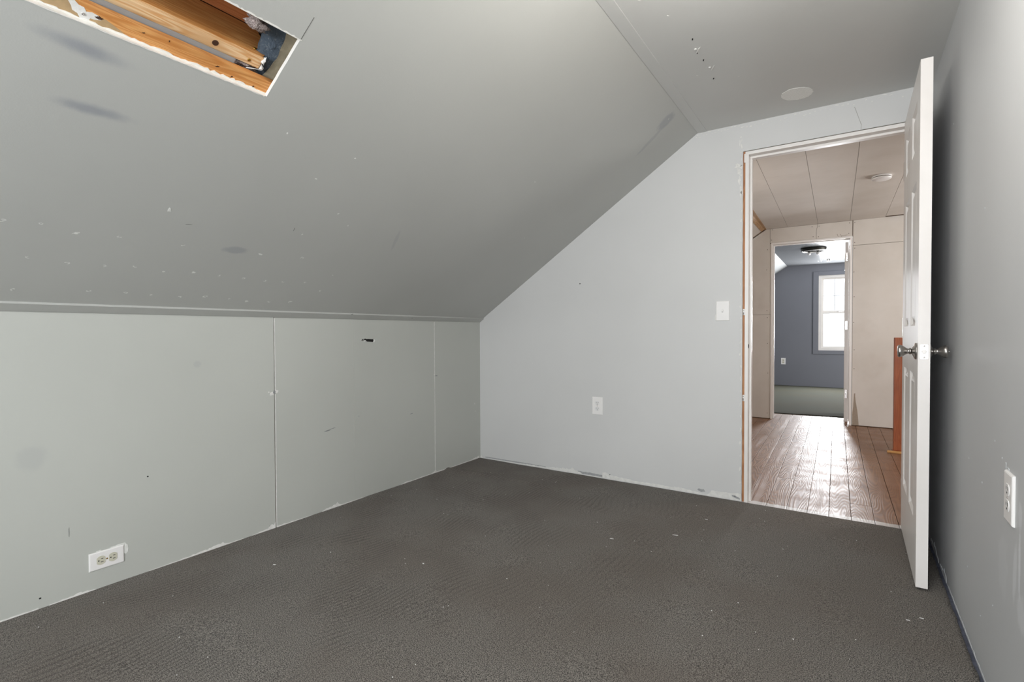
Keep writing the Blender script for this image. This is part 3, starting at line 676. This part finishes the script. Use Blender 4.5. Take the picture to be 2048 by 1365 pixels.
for side, v0, sg in ((0, 0, 1), (1, LT_, -1)):
    for a, b in cols:
        for c, d in rows:
            bm = newbm(); R = [(.020, .0095), (.020, .0088), (.040, .0025), (.042, .0025)]
            rg = [[bm.verts.new(LP(p, v0+sg*dp, q)) for p, q in ((a+i_, c+i_), (b-i_, c+i_), (b-i_, d-i_), (a+i_, d-i_))] for i_, dp in R]
            for x, y in zip(rg, rg[1:]):
                for m in range(4): bm.faces.new((x[m], x[(m+1) % 4], y[(m+1) % 4], y[m]))
            bm.faces.new(rg[-1]); bm.faces.new(rg[0]); bmesh.ops.recalc_face_normals(bm, faces=bm.faces)
            obj('panel', bm, M_DOOR, d1)
KU, KZ = .668, .919
def knob(sg, v0, pin):
    O = LP(KU, v0, KZ); A = (LP(KU, v0+sg, KZ)-O).normalized()
    bm = newbm(); lathe(bm, [(.0325, 0), (.0325, .002), (.030, .0055), (.022, .0085), (.0165, .011), (.014, .013)], O, A, 48); k = obj('rosette', bm, M_NICKEL, d1)
    bm = newbm(); lathe(bm, [(.0105, .012), (.0105, .0165), (.013, .018), (.013, .020), (.0098, .0225), (.0098, .026), (.0125, .031), (.0175, .037), (.0222, .044), (.0245, .050), (.0245, .0545), (.0225, .0575), (.018, .0588), (.0005, .0592)], O, A, 48)
    kb = obj('door_knob', bm, M_NICKEL, d1)
    if pin:
        bm = newbm(); lathe(bm, [(.0028, .058), (.0028, .0635), (.0018, .0645)], O, A, 14); obj('lock_pin', bm, M_STEEL, kb)
knob(-1, 0, False); knob(1, LT_, True)
bm = newbm()
pl = []
hw, hh, rr_ = .0125, .0285, .006
for cx, cz, a0 in ((hw-rr_, hh-rr_, 0), (-hw+rr_, hh-rr_, 90), (-hw+rr_, -hh+rr_, 180), (hw-rr_, -hh+rr_, 270)):
    for k in range(6): t_ = math.radians(a0+18*k); pl.append((cx+rr_*math.cos(t_), cz+rr_*math.sin(t_)))
OE = LP(LW+.0012, LT_/2, KZ); XE = (LP(LW, 1, KZ)-LP(LW, 0, KZ)).normalized(); DE = (LP(0, 0, 0)-LP(1, 0, 0)).normalized()
hole = [(.0075*math.cos(2*PI*k/16), .0075*math.sin(2*PI*k/16)) for k in range(16)]
prism(bm, OE, XE, Z1, [pl, hole[::-1]], DE*.0014)
lp = obj('latch_plate', bm, M_STEEL, d1)
bm = newbm(); prism(bm, LP(LW+.0080, LT_/2, KZ), XE, Z1, [[(-.0058, -.0065), (.0045, -.0065), (.0058, .0), (.0045, .0065), (-.0058, .0065)]], DE*.010); obj('latch_bolt', bm, M_NICKEL, lp)
for zz in (.022, -.022):
    bm = newbm(); lathe(bm, [(.0032, 0), (.0030, .0012), (.001, .0007)], LP(LW+.0012, LT_/2, KZ+zz), -DE, 14); obj('screw', bm, M_NICKEL, lp)
for zz in (.20, 1.02, 1.80):   # butt hinges
    bm = newbm(); box(bm, 2.6685, 2.6715, -.014, .030, zz-.045, zz+.045); lathe(bm, [(.006, -.046), (.006, .046)], Vector((2.7095, -.0085, zz)), Z1, 14); obj('hinge', bm, M_NICKEL, d1)

# ================================================================== OUTLETS AND SWITCH
def frame_mat(O, A, Bv, N): return Matrix((A, Bv, N)).transposed().to_4x4(), O
def plate_mesh(bm, O, A, U, N, w_, h_, t_, bev):
    M = Matrix.Translation(O) @ Matrix((A, U, N)).transposed().to_4x4()
    b = [(w_/2, h_/2, 0), (w_/2, h_/2, t_*.35), (w_/2-bev*.35, h_/2-bev*.35, t_*.8), (w_/2-bev, h_/2-bev, t_), (.001, .001, t_)]
    rings = []
    for x, y, z in b: rings.append([bm.verts.new(M @ Vector(p)) for p in ((-x, -y, z), (x, -y, z), (x, y, z), (-x, y, z))])
    for p, q in zip(rings, rings[1:]):
        for m in range(4): bm.faces.new((p[m], p[(m+1) % 4], q[(m+1) % 4], q[m]))
    bm.faces.new(rings[-1]); bmesh.ops.recalc_face_normals(bm, faces=bm.faces); return M
def outlet(label, O, A, U, N, w_, h_, t_, rmat, cat='outlet'):
    """A = across, U = towards the top of the receptacle pair, N = out of the wall"""
    t = thing('wall_outlet', label, cat, O)
    bm = newbm(); M = plate_mesh(bm, O, A, U, N, w_, h_, t_, .004); obj('cover_plate', bm, M_PLASTIC, t)
    for sg in (1, -1):
        bm = newbm(); pts = []
        for k in range(28):
            a = 2*PI*k/28; x, y = .0172*math.cos(a), .0172*math.sin(a); y = max(-.0138, min(.0138, y)); pts.append((x, y + sg*.0195))
        prism(bm, O + N*(t_+.0012), A, U, [pts], -N*.002); r = obj('receptacle', bm, rmat, t)
        bm = newbm()
        for dx, hh_ in ((-.0063, .0036), (.0063, .0044)):
            box(bm, dx-.0011, dx+.0011, sg*.0195+.0035-hh_, sg*.0195+.0035+hh_, t_+.0008, t_+.0015, M=M)
        lathe(bm, [(.0025, 0), (.0025, .0004)], O + U*(sg*.0195-.0075) + N*(t_+.0012), N, 14)
        obj('slot', bm, M_BLACK, r)
    bm = newbm(); lathe(bm, [(.0030, 0), (.0028, .0010), (.0012, .0008)], O + N*t_, N, 14); obj('screw', bm, M_STEEL if rmat is not M_ALMOND else M_BRASS, t)
    return t
oa = outlet('white sideways outlet plate with almond sockets low on the left knee wall', Vector((.0002, -2.4455, .110)), -Z1, Y1, X1, .070, .114, .005, M_ALMOND)
bm = newbm(); flake(bm, (.0003, -2.383, .125), Y1, Z1, .010, .021, 0, 5, rag=.12, k=9); flake(bm, (.0003, -2.41, .148), Y1, Z1, .022, .0035, 0, 6, rag=.6); flake(bm, (.0003, -2.47, .147), Y1, Z1, .012, .003, 0, 7, rag=.6)
obj('bare_patch', bm, M_PALE, wl)
outlet('white outlet in the middle of the end wall, left of the doorway', Vector((1.010, -.0002, .492)), X1, Z1, -Y1, .078, .122, .005, M_WHITE2)
outlet('white outlet on the right wall beside the open door', Vector((W-.0002, -1.522, .592)), -Y1, Z1, -X1, .076, .122, .0065, M_WHITE2)
t = thing('light_switch', 'white toggle light switch on the end wall beside the doorway', 'switch', (1.816, 0, 1.122))
bm = newbm(); SM = plate_mesh(bm, Vector((1.816, -.0002, 1.122)), X1, Z1, -Y1, .076, .118, .005, .004); obj('cover_plate', bm, M_PLASTIC, t)
bm = newbm(); box(bm, -.005, .005, -.012, .012, .0045, .0056, M=SM); obj('toggle_slot', bm, M_WHITE2, t)
bm = newbm(); box(bm, -.0042, .0042, -.010, .002, .005, .013, .001, M=SM @ Matrix.Rotation(-.35, 4, 'X')); obj('toggle', bm, M_PLASTIC, t)
for zz in (.030, -.030):
    bm = newbm(); lathe(bm, [(.0028, 0), (.0026, .0008)], Vector((1.816, -.0052, 1.122+zz)), -Y1, 12); obj('screw', bm, M_PLASTIC, t)

# ================================================================== LANDING
HZ = 2.165; FY = 3.235
def shx(y): return -.0175*y
# floor boards
f1 = sempty('floor_landing', (0, 0, -.03)); f1.name = 'floor'
bm = newbm(); box(bm, .2, 4.45, .0, 3.80, -.08, -.026); obj('subfloor', bm, M_VOID, f1)
rd = random.Random(11); pitch = .1025
joints = {0: [1.42], -1: [.705, 2.9], -2: [2.63], -3: [1.9], 1: [], 2: [.32, 2.2], 3: [], 4: [1.3], -4: [.9], -5: [2.2]}
for c in range(-15, 20):
    xa = 2.2565 + pitch*c; xb = xa + pitch
    js = joints.get(c, [rd.uniform(.6, 3.0)])
    if c == -2: js = [.69]
    if c == -1: js = [2.62]
    if c == 0: js = [1.6]
    if c == 2: js = [.317]
    ed = [.0] + sorted(js) + [3.745]
    for a, b in zip(ed, ed[1:]):
        bm = newbm(); g_ = .0012 + rd.random()*.0014; dz = rd.uniform(-.0012, .0008)
        y0, y1 = a+(.0015 if a else 0), b-.0015
        M = Matrix(((1, -.0175, 0, 0), (0, 1, 0, 0), (0, 0, 1, 0), (0, 0, 0, 1)))
        box(bm, xa+g_/2, xb-g_/2, y0, y1, -.027, -.004+dz, .0014, M=M); obj('floorboard', bm, M_PLANK, f1)
# landing ceiling boards
c1 = sempty('ceiling', (0, 0, HZ))
bm = newbm(); box(bm, B-.02, 4.45, .11, FY+.01, HZ+.0128, HZ+.06); obj('ceiling_joists', bm, simple('brown_joint', srgb(74, 58, 46), .9), c1)
M = Matrix(((1, -.0175, 0, 0), (0, 1, 0, 0), (0, 0, 1, 0), (0, 0, 0, 1)))
xs_ = [1.70, 1.922, 2.211, 2.502, 2.803, 3.1, 3.4, 3.7, 4.0, 4.45]
for i, (a, b) in enumerate(zip(xs_, xs_[1:])):
    y1 = FY-.003 if i != 4 else FY-.045
    if i in (2, 3): segs = [(.1145, 2.905), (2.9055, y1)]
    else: segs = [(.1145, y1)]
    for s0, s1 in segs:
        bm = newbm(); box(bm, a+.0011, b-.0011, s0, s1, HZ, HZ+.0127, M=M); obj('ceiling_board', bm, M_DRY, c1)
# landing slope, with the bare timber showing at the crease
cs2 = sempty('ceiling', (0, .5, K))
Mz = Matrix.Translation((0, 0, K-.018)) @ Matrix((SV, Y1, NO)).transposed().to_4x4()
bm = newbm(); box(bm, -.02, L-.028, .1145, FY-.012, 0, .0127, M=Mz); obj('ceiling_board', bm, M_DRY, cs2)
bm = newbm(); box(bm, L-.10, L+.012, .1145, FY+.01, .013, .06, M=Mz); obj('timber', bm, M_STUD, cs2)
bm = newbm(); box(bm, L-.085, L-.035, .1145, FY-.02, -.004, -.0005, .001, M=Mz); obj('batten', bm, lumber('aged_yellow_lath', srgb(172, 132, 92), srgb(200, 164, 122)), cs2)
bm = newbm(); box(bm, 1.648, 1.708, .1145, FY-.004, HZ-.004, HZ+.001, .001, M=M); obj('batten', bm, bpy.data.materials['aged_yellow_lath'], cs2)
bm = newbm(); box(bm, -.2, 0, .1145, FY, -.05, K); w_ = struct('wall_landing_left', bm, [M_DRY])
# landing far wall: boards round the far doorway
wf = sempty('wall_landing_far', (1.7, FY, 0))
def board(x0, x1, z0, z1, y=FY, poly=None, m=M_DRY):
    bm = newbm(); pts = poly or [(x0, z0), (x1, z0), (x1, z1), (x0, z1)]
    prism(bm, Vector((0, y, 0)), X1, Z1, [pts], Vector((0, .0127, 0)), mat_side=1, mat_back=1); return obj('drywall_board', bm, [m, M_GYP], wf)
board(0, 0, 0, 0, poly=[(0, .004), (1.6975, .004), (1.6975, 1.188), (0, 1.188)])
board(0, 0, 0, 0, poly=[(0, 1.191), (1.6975, 1.191), (1.6975, 1.995), (1.687, 1.995), (1.687, HZ-.003), (1.65, HZ-.003), (0.0, HZ-.003-.668*1.65)])
board(0, 0, 0, 0, poly=[(1.690, 2.003), (2.139, 2.003), (2.139, 2.10), (2.146, 2.125), (2.15, HZ-.002), (1.690, HZ-.002)])
board(0, 0, 0, 0, poly=[(2.1415, 2.003), (2.467, 2.003), (2.467, HZ-.002), (2.1525, HZ-.002), (2.1485, 2.124), (2.1415, 2.10)])
board(2.4735, 4.45, .004, 1.898); board(2.4735, 4.45, 1.902, HZ-.001)
bm = newbm(); box(bm, 0, 1.69, FY+.0135, FY+.10, -.02, HZ+.02); box(bm, 2.478, 4.45, FY+.0135, FY+.10, -.02, HZ+.02); box(bm, 1.69, 2.478, FY+.0135, FY+.10, 2.004, HZ+.02)
obj('framing', bm, M_CRACK, wf)
bm = newbm()
for i, (x, z) in enumerate([(1.663, 1.93), (1.655, 1.70), (1.66, 1.235), (1.665, 1.155), (1.668, .86), (1.672, .52), (1.668, .06), (1.712, 2.15), (1.705, 2.035), (2.10, 2.14), (2.11, 2.03), (2.165, 2.14), (2.16, 2.025), (2.44, 2.14), (2.435, 2.03), (2.487, 2.14),
                            (2.487, 1.93), (2.488, 1.87), (2.482, 1.62), (2.486, 1.36), (2.483, 1.09), (2.49, .80), (2.49, .60)]):
    lathe(bm, [(.0042, -.0005), (.0042, .0006)], Vector((x, FY, z)), -Y1, 8)
obj('drywall_screws', bm, simple('screw_grey', srgb(92, 82, 74), .6), wf, kind='stuff')
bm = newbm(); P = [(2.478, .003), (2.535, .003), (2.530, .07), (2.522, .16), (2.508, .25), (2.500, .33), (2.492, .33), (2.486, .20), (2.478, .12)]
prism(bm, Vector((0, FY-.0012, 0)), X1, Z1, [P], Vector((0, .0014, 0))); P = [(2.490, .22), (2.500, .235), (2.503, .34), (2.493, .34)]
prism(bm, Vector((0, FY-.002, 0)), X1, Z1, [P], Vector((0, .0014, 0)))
obj('torn_shadow_patch', bm, simple('tan_paper_shadow', srgb(168, 154, 138), .9, mott=(60, .9)), wf)  # unlit strip beside the jamb painted darker tan, shaped like torn paper
bm = newbm()
for (x, z, dx, dz) in [(2.33, 2.035, .012, -.03), (2.36, 2.03, .012, -.028), (2.373, 2.012, .05, .006)]: ragstrip(bm, Vector((x, FY, z)), Vector((dx, 0, dz)).normalized(), Vector((-dz, 0, dx)).normalized(), [(0, .002), (math.hypot(dx, dz), .001)], .0006, .01, int(z*1000))
obj('score_mark', bm, M_CRACK, wf)
# far door frame and leaf
t2 = sempty('trim_2', (1.7, FY, 0))
bm = newbm(); box(bm, 1.699, 1.7195, FY-.006, FY+.115, -.003, 1.980, .0015); obj('jamb', bm, M_TRIM, t2)
bm = newbm(); box(bm, 2.4475, 2.470, FY-.006, FY+.115, -.003, 1.980, .0015); obj('jamb', bm, M_TRIM, t2)
bm = newbm(); box(bm, 1.699, 2.470, FY-.006, FY+.115, 1.9805, 2.001, .0015); obj('head_jamb', bm, M_TRIM, t2)
bm = newbm(); box(bm, 1.7197, 1.730, FY+.045, FY+.08, -.003, 1.970, .001); obj('door_stop', bm, M_TRIM, t2)
bm = newbm(); box(bm, 2.4375, 2.4472, FY+.045, FY+.08, .03, 1.970, .001); obj('door_stop', bm, M_TRIM, t2)
bm = newbm(); box(bm, 1.7197, 2.4472, FY+.045, FY+.08, 1.9705, 1.980, .001); obj('door_stop', bm, M_TRIM, t2)
d2 = sempty('door_2', (2.41, FY+.12, 0))
bm = newbm(); box(bm, 2.402, 2.4365, FY+.120, FY+.83, .015, 1.962, .0015)
for sx, xx in ((-1, 2.402), (1, 2.4365)):
    pass
obj('door_leaf', bm, M_DOOR, d2)
for (a, b) in ((.11, .31), (.41, .61)):
    for (c, d) in ((.24, .80), (.98, 1.54), (1.67, 1.85)):
        bm = newbm(); box(bm, 2.3995, 2.4025, FY+.12+a, FY+.12+b, c, d, .002); obj('panel', bm, M_DOOR, d2)
for zz in (.315, 1.06, 1.80):
    bm = newbm(); box(bm, 2.408, 2.430, FY+.1165, FY+.1195, zz-.045, zz+.045, .0008); lathe(bm, [(.0055, -.046), (.0055, .046)], Vector((2.4415, FY+.122, zz)), Z1, 12)
    h = obj('hinge', bm, M_STEEL, d2)
    bm = newbm()
    for q in (-.03, 0, .03): lathe(bm, [(.0032, 0), (.0030, .0008)], Vector((2.419+(.004 if q else -.004), FY+.1165, zz+q)), -Y1, 8)
    obj('hinge_screws', bm, M_BRONZE, h)
# smoke detector
t = thing('smoke_detector', 'round white smoke detector on the landing ceiling', 'detector', (2.640, 1.515, HZ))
O = Vector((2.640, 1.515, HZ))
bm = newbm(); lathe(bm, [(.060, 0), (.063, -.004), (.064, -.010), (.060, -.0105)], O, Z1, 48); obj('base_ring', bm, M_PLASTIC, t)
bm = newbm(); lathe(bm, [(.056, -.0102), (.057, -.0145)], O, Z1, 48); obj('vent_gap', bm, simple('vent_brown', srgb(110, 98, 88), .8), t)
bm = newbm(); lathe(bm, [(.058, -.0143), (.063, -.016), (.061, -.024), (.050, -.031), (.030, -.034), (.001, -.0345)], O, Z1, 48); obj('cover', bm, M_PLASTIC, t)
# stair guard
t = thing('stair_guard', 'orange brown stained wooden stair guard on the landing behind the open door', 'railing', (2.755, 1.985, 0))
bm = newbm(); box(bm, 2.755, 2.845, 1.985, 2.075, .012, .943, .006); obj('newel_post', bm, M_GUARD, t)
bm = newbm(); box(bm, 2.842, 3.85, 2.005, 2.030, .012, .90, .002); obj('side_panel', bm, M_GUARD, t)
bm = newbm(); box(bm, 2.842, 3.85, 1.990, 2.055, .90, .935, .006); obj('handrail', bm, M_GUARD, t)
bm = newbm(); box(bm, 2.712, 3.85, 1.950, 1.972, -.003, .014, .002); obj('base_strip', bm, M_NOSE, t, label='pale yellow pine strip')
bm = newbm(); box(bm, 2.750, 3.85, 1.972, 2.085, -.003, .0115, .002); obj('base_board', bm, M_GUARD, t)
# landing right wall, with an opening added beside the side fill light
bm = newbm(); prism(bm, Vector((4.40, 0, 0)), Y1, Z1, [[(0, -.05), (FY+.1, -.05), (FY+.1, H+.1), (0, H+.1)], [(1.45, .95), (1.45, 1.95), (2.35, 1.95), (2.35, .95)]], Vector((.1, 0, 0)))
struct('wall_landing_right', bm, [M_DRY])

# ================================================================== FAR ROOM
RY = 7.30; RZ = 2.182
bm = newbm(); box(bm, -.1, 4.6, 3.70, RY+.1, -.08, -.010); f2_ = struct('floor', bm, M_VOID)
bm = newbm(); prism(bm, Vector((0, 0, .006)), X1, Y1, [[(-.1, 3.42), (1.684, 3.70), (2.42, 3.79), (4.6, 3.79), (4.6, RY), (-.1, RY)]], Vector((0, 0, -.014)))
obj('carpet', bm, M_CARPET2, f2_, label='olive grey carpet')
XC2 = 1.50
bm = newbm(); box(bm, XC2-.01, 4.6, FY+.10, RY+.1, RZ, RZ+.03); c2 = struct('ceiling', bm, [M_FARCEIL])
bm = newbm(); D2 = Vector((-.84, 0, -.5415)); N2 = Vector((.5415, 0, -.84))
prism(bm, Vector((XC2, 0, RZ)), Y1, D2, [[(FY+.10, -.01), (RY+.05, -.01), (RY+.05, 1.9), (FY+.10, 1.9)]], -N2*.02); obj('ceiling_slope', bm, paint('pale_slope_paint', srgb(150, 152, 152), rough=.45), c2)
bm = newbm()
for i in range(14):
    r = random.Random(i); flake(bm, (1.95+r.random()*.4, 6.4+r.random()*.5, RZ), Y1, X1, r.uniform(.004, .03), r.uniform(.002, .008), r.random(), i, k=7)
obj('paint_chips', bm, M_FILL, c2, kind='stuff')
bm = newbm(); box(bm, 2.13, 2.15, 6.62, 6.64, RZ-.035, RZ); box(bm, 2.16, 2.18, 6.62, 6.64, RZ-.035, RZ); box(bm, 2.13, 2.18, 6.62, 6.64, RZ-.012, RZ-.003); obj('ceiling_hook', bm, M_STEEL, c2)
WX0, WX1, WZ0, WZ1 = 1.990, 2.640, .655, 1.982
bm = newbm(); prism(bm, Vector((0, RY, 0)), X1, Z1, [[(-.1, -.05), (4.6, -.05), (4.6, 2.3), (-.1, 2.3)], [(WX0, WZ0), (WX0, WZ1), (WX1, WZ1), (WX1, WZ0)]], Vector((0, .12, 0)), mat_side=1)
w5 = struct('wall_far_room', bm, [M_FARWALL, M_TRIM])
bm = newbm()
for c in ((WX0-.082, WX0+.002, WZ0-.065, WZ1+.068), (WX1-.002, WX1+.082, WZ0-.065, WZ1+.068), (WX0+.002, WX1-.002, WZ1-.002, WZ1+.068), (WX0+.002, WX1-.002, WZ0-.065, WZ0+.002)): box(bm, c[0], c[1], RY-.018, RY, c[2], c[3], .004)
obj('window_casing', bm, M_FARWALL, w5)
window('window_1', WX0, WX1, WZ0, WZ1, RY+.055, -1, 3, 1.331, 1.622)
bm = newbm(); box(bm, -.2, 0.0, FY+.1, RY+.1, -.05, 1.4); struct('wall_far_room_left', bm, [M_FARWALL])
bm = newbm(); box(bm, 4.5, 4.6, FY+.1, RY+.1, -.05, 2.3); struct('wall_far_room_right', bm, [M_FARWALL])
bm = newbm(); box(bm, 0, 1.6985, FY+.101, FY+.114, -.02, 2.3); box(bm, 2.4705, 4.6, FY+.101, FY+.114, -.02, 2.3); box(bm, 1.6985, 2.4705, FY+.101, FY+.114, 2.002, 2.3); obj('far_room_board', bm, M_FARWALL, w5)
outlet('small white outlet on the blue grey wall of the far room', Vector((1.440, RY-.0003, .447)), X1, Z1, -Y1, .076, .118, .005, M_ALMOND)
t = thing('ceiling_lamp', 'dark round ceiling lamp with bare bulbs in the far room', 'lamp', (2.015, 5.22, RZ)); O = Vector((2.015, 5.22, RZ))
bm = newbm(); lathe(bm, [(.155, 0), (.163, -.006), (.155, -.034), (.140, -.040), (.138, -.030), (.142, -.012), (.001, -.010)], O, Z1, 48); obj('lamp_ring', bm, M_BRONZE, t)
bm = newbm(); lathe(bm, [(.136, -.030), (.137, -.046), (.131, -.048), (.130, -.030)], O, Z1, 48); obj('glass_rim', bm, M_PLASTIC, t)
for a in (-.055, .055):
    bm = newbm(); lathe(bm, [(.016, -.010), (.016, -.050), (.013, -.055)], O + Vector((a, -.01, 0)), Z1, 16); s = obj('socket', bm, M_BRONZE, t)
    bm = newbm(); lathe(bm, [(.012, -.055), (.022, -.068), (.024, -.080), (.016, -.092), (.002, -.095)], O + Vector((a, -.01, 0)), Z1, 16); obj('light_bulb', bm, M_PLASTIC, s)
